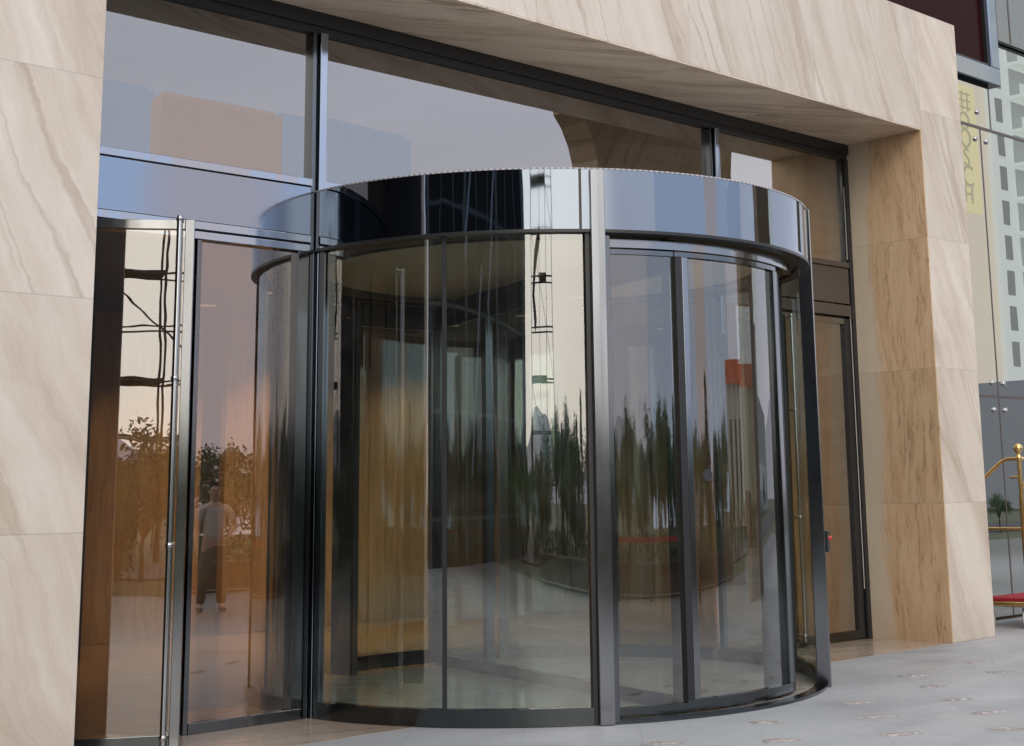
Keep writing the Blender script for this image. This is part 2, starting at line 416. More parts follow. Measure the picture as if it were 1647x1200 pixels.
# right and left edge frames
b = MB(); b.box(XR - .075, XR - .012, -.06, .06, 0.003, 5.03); rf = b.build('edge_frame', M['black_metal'], front, bevel=.003)
b = MB(); b.box(XR - .098, XR - .076, -.035, .05, 0.003, 5.03); b.build('glazing_bead', M['dark_metal'], rf)
b = MB(); b.box(XR - .086, XR - .080, -.040, -.035, 3.93, 4.72); b.box(XR - .086, XR - .080, -.040, -.035, .5, 3.35)
b.build('silicone_smear', plain('white_silicone', (.62, .58, .52), .6), rf)
b = MB(); b.box(XL + .015, XL + .07, -.06, .06, 0.003, 5.03); b.build('edge_frame', M['black_metal'], front)
# transoms and spandrels
b = MB(); b.box(XL + .07, -2.302, -.075, .05, ZT0, ZT1); b.build('transom', M['chrome'], front, bevel=.003)
b = MB(); b.box(-2.18, 2.376, -.07, .05, ZT0, ZT1); b.build('transom', M['chrome'], front, bevel=.003)
b = MB(); b.box(2.498, XR - .1, -.07, .05, ZT0 + .01, ZT1 + .01); b.build('transom', M['spandrel_dark'], front, bevel=.003)
b = MB(); b.box(XL + .07, -2.302, -.055, .04, ZS0 + .008, ZT0 - .008); b.build('spandrel', M['spandrel'], front)
b = MB(); b.box(2.498, XR - .1, -.05, .04, ZS0, ZT0 + .004); b.build('spandrel', M['spandrel_dark'], front)
b = MB(); b.box(XL + .07, -2.302, -.07, .05, 3.392, ZS0); b.box(XL + .07, -2.302, -.06, .05, 3.325, 3.378); b.build('door_head', M['chrome'], front, bevel=.003)
b = MB(); b.box(XL + .07, -2.302, -.04, .045, 3.378, 3.392); b.build('door_head_groove', M['black_metal'], front)
b = MB(); b.box(2.498, XR - .1, -.065, .05, 3.31, ZS0 - .02); b.build('door_head', M['spandrel_dark'], front)
# upper windows: sheets with a very slight bow towards their ends, as toughened panes have
def pane(name, x0, x1, z0, z1, y, mat, parent, bow=0.0, nx=36):
    s = MB(); n = nx
    for i in range(n + 1):
        q = i / n
        for j in range(5):
            zz = j / 4
            yy = y + bow * (abs(2 * q - 1) ** 6) * (1 if True else 0)
            s.v.append((x0 + (x1 - x0) * q, yy, z0 + (z1 - z0) * zz))
    for i in range(n):
        for j in range(4):
            A = i * 5 + j; s.f.append((A, A + 5, A + 6, A + 1))
    return s.build(name, mat, parent, smooth=True, fix=False)
pane('upper_window', XL + .07, -2.300, ZT1, 5.05, -.005, M['glass_up'], front)
pane('upper_window', -2.18, 2.378, ZT1, 5.05, -.005, M['glass_up'], front, .004)
pane('upper_window', 2.496, XR - .098, ZT1 + .01, 5.05, -.005, M['glass_right'], front)
# left fixed sidelight
sl = MB(); sl.box(-3.235, -3.20, -.04, .05, .003, 3.325); sl.box(-3.20, -2.302, -.05, .05, .003, .075)
sl.box(-2.40, -2.302, -.05, .05, .075, 3.325)
sf = sl.build('sidelight_frame', M['dark_metal'], front, bevel=.003)
pane('sidelight_pane', -3.20, -2.40, .075, 3.325, -.003, M['glass_side'], sf)
# right fixed sidelight (behind the drum)
sl = MB(); sl.box(3.20, 3.235, -.04, .05, .003, 3.31); sl.box(2.30, 3.20, -.05, .05, .003, .09)
sf = sl.build('sidelight_frame', M['dark_metal'], front, bevel=.003)
pane('sidelight_pane', 2.30, 3.20, .09, 3.31, -.003, M['glass_side'], sf)

def swing_door(hx, width, angle, side, label):
    """door leaf with full height tube handles, hinged at x = hx; local x runs from the hinge to the leading edge"""
    d = bpy.data.objects.new('door', None); d.empty_display_size = .2; d.location = (hx, 0, 0); d.rotation_euler = (0, 0, R(angle) if side > 0 else R(180 + angle)); col.objects.link(d)
    d.parent = front; d['label'] = label
    def lb(name, mat, m, **k):
        o = m.build(name, mat, None, **k); o.parent = d; return o
    W = width
    z1 = 3.345 if side > 0 else 3.29
    m = MB(); m.box(.10, W - .062, -.028, .028, z1 - .062, z1); lb('top_rail', M['leaf_rail'], m, bevel=.003)
    m = MB(); m.box(.0, .10, -.03, .03, .015, z1 + .002); lb('hinge_stile', M['black_metal'], m, bevel=.003)
    m = MB(); m.box(W - .06, W, -.03, .03, .015, z1 + .002); lb('lock_stile', M['post' if side < 0 else 'leaf_stile'], m, bevel=.003)
    m = MB(); m.box(.10, W - .062, -.028, .028, .015, .10); lb('bottom_rail', M['skirt'], m, bevel=.003)
    s = MB(); n = 24
    for i in range(n + 1):
        for j in range(25): s.v.append((.10 + (W - .162) * i / n, 0, .10 + (z1 - .162) * j / 24))
    for i in range(n):
        for j in range(24):
            A = i * 25 + j; s.f.append((A, A + 25, A + 26, A + 1))
    lb('glass_pane', M['glass_door' if side > 0 else 'glass_right'], s, smooth=True, fix=False)
    for sg in (-1, 1):
        y0 = .075 * sg
        hz0, hz1 = (.03, z1 + .02) if side > 0 else (.06, 3.27)
        m = MB(); m.tube([(W - .095, y0, hz0), (W - .095, y0, hz1)], .0175, 14)
        h = lb('handle', M['handle'], m, smooth='auto')
        for zz in (hz0 + .06, 1.25, 2.3, hz1 - .02):
            m = MB(); m.tube([(W - .095, y0, zz), (W - .095, .0, zz)], .012, 10); m.ball((W - .095, y0, zz), .024)
            o = m.build('handle_clip', M['handle'], None, smooth=True); o.parent = h
    return d
swing_door(-4.40, 1.0, -34, 1, 'left glass door leaf swung outward with full height tube handles')
swing_door(XR - .09, 1.18, 0, -1, 'closed right glass door leaf beside the revolving drum')

# ------------------------------------------------------------------ revolving door
rev = thing('revolving_door', 'large glass revolving door drum with mirror steel canopy in the middle of the entrance', 'revolving door', (DC[0], DC[1], 0))
# canopy
b = MB(); b.arcsheet(DC, RD, -126.0, 234.0 - .5, ZB, ZT, 240); 
fa = b.build('canopy_fascia', M['fascia'], rev, smooth=True)
b = MB(); b.arcsheet(DC, RD - .004, -126.6, -125.8, ZB, ZT, 3); b.build('panel_joint', M['black_metal'], fa)
b = MB(); b.arcbox(DC, RD - .10, RD + .004, 0, 360, ZB - .022, ZB, 180); b.build('fascia_lower_edge', M['black_metal'], fa, smooth='auto')
b = MB(); b.disc(DC, 0, RD - .004, ZT - .03); b.build('canopy_top', M['concrete'], rev)
tt = NT('dotted_protective_strip'); P, x, y, z = tt.pos()
an = tt.math('ARCTAN2', tt.math('SUBTRACT', y, DC[1]), x)
tt.principled(tt.mix(tt.math('GREATER_THAN', tt.math('SINE', tt.math('MULTIPLY', an, 330.0)), .1), (.50, .48, .50, 1), (.24, .23, .25, 1)), .4)
b = MB(); b.arcbox(DC, RD - .014, RD + .005, 0, 360, ZT, ZT + .010, 240); b.build('rim_strip', tt.m, rev, smooth='auto', label='white dotted protective strip along the canopy rim')
b = MB(); b.disc(DC, 0, 1.86, ZB + .012); b.build('canopy_ceiling', M['ceiling_beige'], rev)
b = MB(); b.disc(DC, 1.86, RD - .09, ZB + .004); b.build('ceiling_ring', M['ceiling_brown'], rev)
b = MB(); b.arcbox(DC, 1.845, 1.875, 0, 360, ZB - .01, ZB + .02, 120); b.build('ceiling_trim', M['ceiling_brown'], rev, smooth='auto')
# floor disc and threshold
b = MB(); b.disc(DC, 0, 2.24, .012); b.build('drum_floor', M['drum_floor'], rev)
b = MB(); b.arcbox(DC, 2.16, 2.262, -122.5, -57.0, .0, .022); b.build('threshold_ring', M['skirt'], rev, smooth='auto')
# posts at the mouth of the drum
def post(a0, a1, top=True, r0=2.18, r1=2.29):
    m = MB(); m.arcbox(DC, r0, r1, a0, a1, 0.002, ZT - .002 if top else ZB - .025, 2)
    p = m.build('post', M['post'], rev, bevel=.006)
    return p
pl = post(-124.55, -121.9); pr = post(-57.9, -55.4)
m = MB(); m.arcbox(DC, 2.12, 2.24, -125.4, -124.6, .002, ZB - .022, 1); m.build('shadow_gap', M['black_metal'], pl)
m = MB(); m.arcbox(DC, 2.06, 2.20, -121.85, -120.5, .002, ZB - .022, 1); m.build('inner_jamb', M['dark_metal'], pl, bevel=.004)
post(121.7, 125.0, False); post(55.2, 57.9, False)
# outer curved walls
def wall(a0, a1, joints, film=False):
    m = MB(); m.arcbox(DC, 2.165, 2.245, a0, a1, .002, .118)
    w = m.build('curved_wall_skirt', M['skirt'], rev, smooth='auto')
    cuts = [a0] + joints + [a1]
    for i in range(len(cuts) - 1):
        m = MB(); m.arcsheet(DC, 2.215, cuts[i] + .35, cuts[i+1] - .35, .118, ZB - .022, int(abs(cuts[i+1]-cuts[i]) * 1.5) + 2)
        m.build('curved_pane', M['glass_curved'], w, smooth=True, fix=False)
    for j in joints:
        wd = .33 if abs(j) > 145 or j > -50 else .8
        m = MB(); m.arcbox(DC, 2.19 if wd > .5 else 2.203, 2.226, j - wd, j + wd, .118, ZB - .022, 1); m.build('pane_joint', M['rubber'], w)
    return w
wl = wall(-179.2, -125.4, [-151.4])
wall(-55.2, -1.5, [-28.0])
wall(1.5, 55.2, [28.0])
wall(125.0, 178.5, [152.0])
m = MB(); m.arcbox(DC, 2.19, 2.24, -180.6, -179.2, .002, ZB - .022, 1); m.build('wall_end_profile', M['dark_metal'], wl)
m = MB(); m.arcbox(DC, 2.19, 2.24, -1.5, -.2, .002, ZB - .022, 1); m.build('wall_end_profile', M['dark_metal'], rev)
# rotor: two curved end panels joined by a straight glazed wing
PHI = -105.0; PANEL = -96.5
def rotor():
    ro = bpy.data.objects.new('rotor', None); ro.empty_display_size = .2; ro.location = (0, 0, 0); col.objects.link(ro); ro.parent = rev
    return ro
for k, base in enumerate((PHI, PHI + 180)):
    a0, a1 = base - .9, base + (32.6 if k == 0 else 31.0)
    m = MB(); m.arcbox(DC, 2.05, 2.11, a0, a1, .03, .10 if k == 0 else .15); m.arcbox(DC, 2.02, 2.05, a0, a1, .03, .06)
    p = m.build('end_panel_base_rail', M['skirt'], rev, smooth='auto')
    m = MB(); m.arcbox(DC, 2.05, 2.11, a0, a1, 3.20 if k == 0 else 3.08, 3.235 if k == 0 else 3.30); m.build('top_rail', M['dark_metal' if k == 0 else 'black_metal'], p, smooth='auto')
    for (s0, s1, mt_) in ((a0, a0 + 1.5, 'black_metal'), (a0 + 1.5, a0 + 2.9, 'post'), (a1 - 2.0, a1, 'dark_metal')):
        m = MB(); m.arcbox(DC, 2.04, 2.12, s0, s1, .10, 3.20 if k == 0 else 3.08, 1); m.build('stile', M[mt_], p, bevel=.004)
    m = MB(); m.arcbox(DC, 1.88, 2.10, a1 + .02, a1 + 2.6, .03, 3.19, 1); m.build('edge_seal', M['rubber'], p)
    m = MB(); m.arcsheet(DC, 2.082, a0 + 3.1, a1 - 2.0, .10, 3.20 if k == 0 else 3.08, 36); m.build('curved_pane', M['glass_rotor'], p, smooth=True, fix=False)
for (c0, c1, k) in ((-120.45, PHI - .95, 0), (59.6, PHI + 180 - .95, 1)):
    m = MB(); m.arcbox(DC, 2.05, 2.11, c0, c1, .03, .085); p = m.build('side_panel_base_rail', M['skirt'], rev, smooth='auto')
    m = MB(); m.arcbox(DC, 2.06, 2.10, c0, c1, 3.20, 3.235); m.build('top_rail', M['dark_metal' if k == 0 else 'black_metal'], p, smooth='auto')
    m = MB(); m.arcbox(DC, 2.05, 2.11, c0, c0 + .5, .085, 3.20, 1); m.build('stile', M['dark_metal'], p)
    m = MB(); m.arcsheet(DC, 2.082, c0 + .5, c1, .085, 3.20, 24); m.build('curved_pane', M['glass_rotor'], p, smooth=True, fix=False)
for (c0, c1) in ((-121.8, -58.0), (58.0, 121.8)):
    m = MB(); m.arcbox(DC, 2.06, 2.12, c0, c1, 3.245, 3.305); m.build('mouth_header', M['post' if c0 < 0 else 'black_metal'], rev, smooth='auto')
cd, sd = math.cos(R(PHI)), math.sin(R(PHI))
RM = Matrix.Translation((DC[0], DC[1], 0)) @ Matrix.Rotation(R(PHI), 4, 'Z')
m = MB(); m.box(-2.03, 2.03, -.03, .03, 3.10, 3.335, RM); wing = m.build('wing_header', M['black_metal'], rev)
m = MB(); m.box(-2.03, 2.03, -.03, .03, .02, .105, RM); m.build('wing_base_rail', M['black_metal'], wing)
for (s0, s1, mt_) in ((-2.04, -1.93, 'dark_metal'), (-1.06, -.97, 'dark_metal'), (.97, 1.06, 'dark_metal'), (1.93, 2.04, 'dark_metal')):
    m = MB(); m.box(s0, s1, -.035, .035, .105, 3.10, RM); m.build('stile', M[mt_], wing, bevel=.003)
for (s0, s1) in ((-1.93, -1.06), (-.97, .97), (1.06, 1.93)):
    m = MB(); m.face([RM @ Vector(q) for q in ((s0, 0, .105), (s1, 0, .105), (s1, 0, 3.10), (s0, 0, 3.10))]); m.build('wing_pane', M['glass_rotor'], wing, fix=False)
m = MB(); sa, sz = R(-99.0), 1.63
for ring in range(2):
    for q in range(20):
        b_ = 2 * math.pi * q / 20; rr_ = .045 if ring else 0.0001
        aa = sa + rr_ * math.cos(b_) / 2.088; m.v.append((DC[0] + 2.088 * math.cos(aa), DC[1] + 2.088 * math.sin(aa), sz + rr_ * math.sin(b_)))
m.f = [(q, (q + 1) % 20, 20 + (q + 1) % 20, 20 + q) for q in range(20)]
m.build('round_sticker', M['rubber'], rev, label='small black round sticker on the right curved pane')
# key switch on the right post
a = R(-56.0); px_, py_ = DC[0] + 2.308 * math.cos(a), DC[1] + 2.308 * math.sin(a)
m = MB(); m.box(px_ - .018, px_ + .018, py_ - .018, py_ + .018, 1.02, 1.19); ks = m.build('key_switch', M['handle'], pr, bevel=.004)
m = MB(); m.lathe((px_ + .012, py_ - .012, 1.13), [(.0001, -.018), (.016, -.016), (.02, 0), (.016, .016), (.0001, .018)], 14); m.build('stop_button', plain('red_button', (.5, .02, .03), .35), ks, smooth=True)

# ------------------------------------------------------------------ lobby
lob = thing('lobby_interior', 'warm lit hotel lobby with honey wood walls seen through the glass', 'lobby', (0, 5, 0))
b = MB(); b.box(-12, 12, .06, 11.15, -.05, .004)
tag(b.build('lobby_floor', M['lobby_floor']), 'glossy brown lobby floor behind the doors', kind='structure')
b = MB(); b.box(-12, 12, .62, 11.15, 3.86, 3.96); b.build('ceiling', M['lobby_ceiling'], lob)
b = MB(); b.box(-12, 12, 10.9, 11.15, 0.004, 5.6); b.build('rear_wall', plain('taupe_plaster', (.10, .09, .08), .7), lob)
b = MB(); b.box(-12.2, -12, .56, 11.15, 0.004, 5.6); b.build('side_wall', M['wood_dark'], lob)
b = MB(); b.box(12, 12.2, .56, 11.15, 0.004, 5.6); b.build('side_wall', M['wood'], lob)
# dark timber columns, wood screen panels and desk
for (x0, x1, y0, y1, mt_, nm) in ((-2.3, -1.25, 5.2, 6.0, 'wood_dark', 'column'), (5.4, 6.0, 5.2, 6.0, 'wood_dark', 'column')):
    b = MB(); b.box(x0, x1, y0, y1, .004, 5.6); b.build(nm, M[mt_], lob, bevel=.01)
for (x0, x1, y0) in ((-1.2, 1.0, 6.8), (1.2, 4.6, 6.6), (6.3, 9.5, 6.4)):
    b = MB(); b.box(x0, x1, y0, y0 + .12, .004, 3.7); b.build('wood_screen', M['wood'], lob, bevel=.005)
dk = thing('reception_desk', 'dark fronted reception desk in the lobby left of the drum', 'desk', (-1.8, 4.6, .004))
b = MB(); b.box(-6.4, -4.9, 3.6, 4.3, .004, 1.05); b.build('desk_front', M['wood_dark'], dk, bevel=.01)
b = MB(); b.box(-6.5, -4.8, 3.5, 4.4, 1.05, 1.10); b.build('desk_top', M['stone_floor'], dk, bevel=.008)
dk['label'] = 'dark reception desk in the lobby behind the left pillar'
# downlights added to give the lobby its warm light: housing with lit disc inside
lamp_m = emit('lobby_fill_lamp', (1, .76, .47), 900)
hous = plain('downlight_housing', (.0015, .0015, .0015), .9, 0, .02)
for i, x in enumerate((-8.2, -5.6, -3.4, .4, 1.9, 4.0, 6.6, 10.6)):
    for j, y in enumerate((4.4, 5.75, 9.2)):
        dl = thing('downlight', 'small warm downlight added to light the lobby', 'downlight', (x, y, 3.86), 'downlights added to light the lobby')
        m = MB(); m.lathe((x, y, 3.86), [(.10, -.155), (.115, -.155), (.115, -.001), (.10, -.001), (.10, -.155)], 20); m.build('housing', hous, dl, smooth='auto')
        m = MB(); m.disc((x, y), 0, .097, 3.85, 20); m.build('lamp_disc', lamp_m, dl)

# ------------------------------------------------------------------ spider glass wall to the right
sg = thing('spider_glass_wall', 'frameless point fixed glass wall to the right of the portal', 'glass wall', (9, 0, 0))
cols_up = [5.52, 7.93, 10.4, 12.9]; cols_lo = [5.52, 7.66, 10.1, 12.7]
def gp(x0, x1, z0, z1): pane('glass_panel', x0 + .012, x1 - .012, z0 + .012, z1 - .012, -.002, M['glass_spider'], sg)
for i in range(3):
    gp(cols_up[i], cols_up[i+1], 5.875, 9.2) if i else gp(cols_up[i], cols_up[i+1], 5.875, 6.43)
    gp(cols_lo[i], cols_lo[i+1], 2.56, 5.875); gp(cols_lo[i], cols_lo[i+1], .02, 2.56)
b = MB(); b.box(5.52, 12.9, -.006, .012, 2.545, 2.575); b.box(5.52, 12.9, -.008, .012, 5.855, 5.892)
for xx in cols_lo[1:]: b.box(xx - .013, xx + .013, -.005, .011, .02, 2.545); b.box(xx - .013, xx + .013, -.005, .011, 2.575, 5.855)
for xx in cols_up[1:]: b.box(xx - .013, xx + .013, -.005, .011, 5.892, 9.2)
b.build('silicone_joint', plain('brown_joint', (.075, .055, .05), .5), sg)
for (zz, cs) in ((2.56, cols_lo), (5.875, cols_lo)):
    for xx in cs[1:3]:
        for (dx, dz) in ((-.13, .16), (.13, .16), (-.13, -.16), (.13, -.16)):
            if zz > 5 and dz > 0: continue
            m = MB(); m.lathe((0, 0, 0), [(.0001, .022), (.028, .02), (.034, .006), (.034, 0)], 18)
            m.v = [(xx + dx + p[0], -.003 - p[2], zz + dz + p[1]) for p in m.v]
            m.build('point_fixing', M['handle'], sg, smooth=True)
m = MB(); m.lathe((0, 0, 0), [(.0001, .022), (.028, .02), (.034, .006), (.034, 0)], 18); m.v = [(7.62 + p[0], -.003 - p[2], 6.07 + p[1]) for p in m.v]; m.build('point_fixing', M['handle'], sg, smooth=True)
b = MB(); b.box(5.53, 13, .9, 1.0, 0, 9); b.build('back_wall', plain('dark_back_wall', (.05, .05, .052), .8), sg)
# dark framed bay window above
bay = thing('bay_window', 'black and dark red framed window above the right end of the portal', 'window', (6, 0, 6.5))
b = MB(); b.box(3.6, 8.10, -.10, .4, 6.46, 6.68); b.box(7.90, 8.10, -.10, .4, 6.68, 9.0); b.build('bay_frame', M['spandrel'], bay, bevel=.01)
b = MB(); b.box(3.6, 7.86, -.02, .40, 6.72, 9.0); b.build('bay_pane', plain('black_red_glass', (.022, .004, .006), .22, 0, .03), bay)
b = MB(); b.box(3.6, 7.90, -.07, .38, 6.68, 6.72); b.box(7.86, 7.90, -.07, .38, 6.72, 9.0); b.build('bay_bead', M['black_metal'], bay)
rs_ = thing('red_sign', 'bright red illuminated sign edge above the lintel at the top of the picture', 'sign', (3.9, -.6, 6.6))
b = MB(); b.box(3.2, 4.32, -.62, -.5, 6.515, 7.1); b.build('sign_face', emit('red_sign_light', (1, .03, .03), 1.6), rs_)
b = MB(); b.box(3.15, 4.34, -.5, -.40, 6.515, 7.15); b.build('sign_back', M['black_metal'], rs_)
gpn = thing('grey_canopy_panel', 'flat grey panel at the top right above the glass wall', 'panel', (10, -.1, 7.1))
b = MB(); b.box(8.12, 13, -.09, -.03, 7.08, 9.2); b.build('panel_sheet', mirror_metal('grey_panel', (.20, .21, .22), .16), gpn)
b = MB(); b.box(8.42, 8.45, -.095, -.09, 7.09, 9.2); b.build('panel_seam', M['ceiling_brown'], gpn)

# ------------------------------------------------------------------ luggage trolley
tr = thing('luggage_trolley', 'brass birdcage luggage trolley with red carpet deck beside the right pillar', 'luggage trolley', (6.6, -.6, 0))
tx0, tx1, ty0, ty1 = 6.46, 7.48, -.88, -.30
m = MB(); m.box(tx0 + .02, tx1 - .02, ty0 + .02, ty1 - .02, .27, .315); m.build('carpet_deck', M['carpet_red'], tr, bevel=.01)
m = MB(); m.tube([(tx0, ty0, .25), (tx1, ty0, .25), (tx1, ty1, .25), (tx0, ty1, .25), (tx0, ty0, .25)], .028, 12); m.build('bumper_rail', M['brass'], tr, smooth='auto')
def arch(xa):
    pts = [(xa, ty0, .25), (xa, ty0, 1.80)]
    m = MB(); m.tube(pts, .022, 14)
    arc = [(xa, ty0 + .01, 1.80), (xa, ty0 + .12, 1.80), (xa, ty0 + .17, 1.793), (xa, ty0 + .22, 1.77), (xa, ty0 + .34, 1.68), (xa, ty0 + .46, 1.585), (xa, ty0 + .53, 1.53), (xa, ty1 - .015, 1.46), (xa, ty1, 1.38), (xa, ty1, .25)]
    m.tube(arc, .02, 14)
    m.tube([(xa, ty0, 1.05), (xa, ty1, 1.05)], .017, 12)
    m.tube([(xa, ty0, 1.60), (xa, ty0 + .12, 1.60)], .013, 10)
    o = m.build('side_hoop', M['brass'], tr, smooth='auto')
    f = MB(); f.lathe((xa, ty0, 1.80), [(.024, -.02), (.034, 0), (.034, .02), (.02, .035), (.02, .06), (.042, .075), (.052, .105), (.048, .135), (.028, .155), (.0001, .165)], 20)
    f.build('finial', M['brass'], o, smooth=True)
arch(tx0); arch(tx1)
m = MB(); m.tube([(tx0, ty0, 1.80), (tx1, ty0, 1.80)], .018, 12); m.build('hanging_rail', M['brass'], tr, smooth='auto')
for wx, wy in ((tx0 + .06, ty0 + .05), (tx1 - .1, ty0 + .05), (tx0 + .06, ty1 - .05), (tx1 - .1, ty1 - .05)):
    m = MB(); m.lathe((0, 0, 0), [(.03, -.02), (.095, -.024), (.105, -.012), (.105, .012), (.095, .024), (.03, .02)], 24)
    m.v = [(wx + p[0], wy + p[2], .106 + p[1]) for p in m.v]
    w = m.build('wheel', M['wheel_white'], tr, smooth='auto')
    f = MB(); f.box(wx - .02, wx + .02, wy - .034, wy - .028, .10, .26); f.box(wx - .02, wx + .02, wy + .028, wy + .034, .10, .26); f.box(wx - .025, wx + .025, wy - .03, wy + .03, .225, .26); f.build('fork', M['handle'], w)

# ------------------------------------------------------------------ surroundings (seen mirrored in the glass and steel)
def hazed(name, color, haze, f, stripes=None, rough=.8):  # aerial haze painted in as an even emission, so these surfaces glow
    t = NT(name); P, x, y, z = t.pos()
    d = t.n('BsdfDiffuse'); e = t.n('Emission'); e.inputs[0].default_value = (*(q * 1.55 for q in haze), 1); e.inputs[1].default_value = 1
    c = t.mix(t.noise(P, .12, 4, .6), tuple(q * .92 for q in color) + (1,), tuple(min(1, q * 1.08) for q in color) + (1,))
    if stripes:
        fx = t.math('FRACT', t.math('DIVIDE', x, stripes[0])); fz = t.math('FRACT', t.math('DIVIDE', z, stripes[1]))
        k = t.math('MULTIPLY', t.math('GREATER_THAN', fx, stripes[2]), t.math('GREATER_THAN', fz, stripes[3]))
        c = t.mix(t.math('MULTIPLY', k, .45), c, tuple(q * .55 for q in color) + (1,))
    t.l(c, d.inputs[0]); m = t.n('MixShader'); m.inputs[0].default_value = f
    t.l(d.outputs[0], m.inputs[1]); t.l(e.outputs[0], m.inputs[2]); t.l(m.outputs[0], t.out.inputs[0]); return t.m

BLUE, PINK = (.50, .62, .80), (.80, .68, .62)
def block(name, label, x0, x1, y, depth, h, mat, group=None, roof=True):
    b_ = thing(name, label, 'building', ((x0 + x1) / 2, y, 0), group)
    m = MB(); m.box(x0, x1, y - depth, y, -.1, h); m.build('wall', mat, b_)
    m = MB(); m.box(x0 + .3, x1 - .3, y - depth + .2, y - .3, h, h + .3); m.build('parapet', mat, b_)
    if roof: m = MB(); m.box(x0 + 3, x0 + 6, y - depth + 2, y - 3, h + .5, h + 2.6); m.build('roof_hut', mat, b_)
    return b_
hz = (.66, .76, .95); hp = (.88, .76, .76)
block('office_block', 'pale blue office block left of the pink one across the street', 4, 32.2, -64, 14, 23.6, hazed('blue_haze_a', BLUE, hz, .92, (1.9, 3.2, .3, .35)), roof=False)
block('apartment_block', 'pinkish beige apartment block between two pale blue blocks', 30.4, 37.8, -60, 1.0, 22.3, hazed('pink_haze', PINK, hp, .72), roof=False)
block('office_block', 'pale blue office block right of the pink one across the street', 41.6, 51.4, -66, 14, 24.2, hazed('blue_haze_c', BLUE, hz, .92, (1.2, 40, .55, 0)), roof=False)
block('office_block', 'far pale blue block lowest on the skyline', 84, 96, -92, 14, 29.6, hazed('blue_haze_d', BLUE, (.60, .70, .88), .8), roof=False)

# low cream shop building with an orange red band
cb = thing('shop_building', 'low cream building with an orange red band along its roof', 'building', (46, -39.5, 0)); cb.rotation_euler = (0, 0, R(51))
m = MB(); m.box(39.5, 53.5, -42, -39.5, 0, 6.4); m.build('wall', plain('cream_render', (.74, .65, .50), .8), cb)
m = MB(); m.box(39.3, 53.7, -42.2, -39.2, 6.4, 7.5); m.build('roof_band', plain('orange_red_band', (.85, .16, .05), .5), cb)
for i in range(5):
    m = MB(); m.box(39.9 + i * 3.1, 40.5 + i * 3.1, -39.5, -39.1, 0, 6.4); m.build('column', plain('white_column', (.8, .76, .68), .7) if i == 0 else bpy.data.materials['white_column'], cb)
    m = MB(); m.box(41.1 + i * 3.1, 42.3 + i * 3.1, -39.5, -39.44, 1.0, 4.8); m.build('window', M['spandrel_dark'], cb)

# white apartment tower with balconies, and its cream side wing with a yellow banner
tw = thing('apartment_tower', 'white apartment tower with stacked balconies and a cream wing', 'building', (100, -52, 0))
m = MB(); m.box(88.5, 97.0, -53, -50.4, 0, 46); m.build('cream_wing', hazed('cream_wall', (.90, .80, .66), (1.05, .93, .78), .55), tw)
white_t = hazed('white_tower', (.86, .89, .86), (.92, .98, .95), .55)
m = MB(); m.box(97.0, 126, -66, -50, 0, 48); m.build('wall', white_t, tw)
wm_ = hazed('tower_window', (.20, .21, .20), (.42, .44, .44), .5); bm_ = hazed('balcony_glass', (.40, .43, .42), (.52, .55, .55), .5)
w0 = MB(); w0.box(97.9, 98.9, -50.0, -49.92, 10.6, 12.5); wp = w0.build('window', wm_, tw)
b0 = MB(); b0.box(100.4, 104.6, -50.0, -49.9, 10.3, 12.6); bp_ = b0.build('balcony_recess', bm_, tw)
s0 = MB(); s0.box(100.2, 104.9, -50.0, -48.9, 10.0, 10.25); s0.box(100.2, 104.9, -49.0, -48.9, 10.25, 11.1); sp_ = s0.build('balcony', white_t, tw)
for i in range(1, 13):
    for proto in (wp, bp_, sp_):
        q = proto.copy(); col.objects.link(q); q.parent = tw; q.location = Vector(proto.location) + Vector((0, 0, 2.78 * i))
    q = bp_.copy(); col.objects.link(q); q.parent = tw; q.location = Vector((6.4, 0, 2.78 * i))
    q = sp_.copy(); col.objects.link(q); q.parent = tw; q.location = Vector((6.4, 0, 2.78 * i))
pod = thing('podium_building', 'low grey podium building in front of the white tower', 'building', (98, -47, 0))
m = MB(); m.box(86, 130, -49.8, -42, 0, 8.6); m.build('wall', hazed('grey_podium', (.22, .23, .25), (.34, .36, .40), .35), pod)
m = MB(); m.box(95.6, 97.0, -44, -42.6, 8.6, 13.4); m.box(95.2, 97.4, -44.4, -42.2, 13.4, 13.9); m.build('chimney', bpy.data.materials['grey_podium'], pod)
for i in range(7):
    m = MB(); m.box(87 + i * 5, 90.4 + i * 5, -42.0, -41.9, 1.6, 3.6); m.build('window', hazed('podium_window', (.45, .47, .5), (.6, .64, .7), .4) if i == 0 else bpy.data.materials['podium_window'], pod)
bn = thing('yellow_banner', 'tall yellow banner with grey letters hung on the cream wing', 'banner', (94, -50.2, 22))
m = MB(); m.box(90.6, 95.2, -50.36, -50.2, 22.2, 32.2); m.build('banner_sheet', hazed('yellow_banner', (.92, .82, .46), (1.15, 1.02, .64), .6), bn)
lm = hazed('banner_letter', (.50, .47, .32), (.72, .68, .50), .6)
def letter(ch, x, z, size, flip=1):
    cu = bpy.data.curves.new('letter', 'FONT'); cu.body = ch; cu.size = size; cu.extrude = .03; cu.align_x = 'CENTER'; cu.align_y = 'CENTER'
    tmp = bpy.data.objects.new('letter_tmp', cu); col.objects.link(tmp)
    me = bpy.data.meshes.new_from_object(tmp.evaluated_get(bpy.context.evaluated_depsgraph_get()))
    bpy.data.objects.remove(tmp); bpy.data.curves.remove(cu)
    for v in me.vertices: v.co = Vector((-v.co.x * flip, 0, 0)) + Vector((0, -v.co.z, v.co.y))
    me.materials.clear(); me.materials.append(lm)
    o = bpy.data.objects.new('letter', me); col.objects.link(o); o.parent = bn
    o.location = Vector((x, -50.16, z)) - Vector(bn.location)
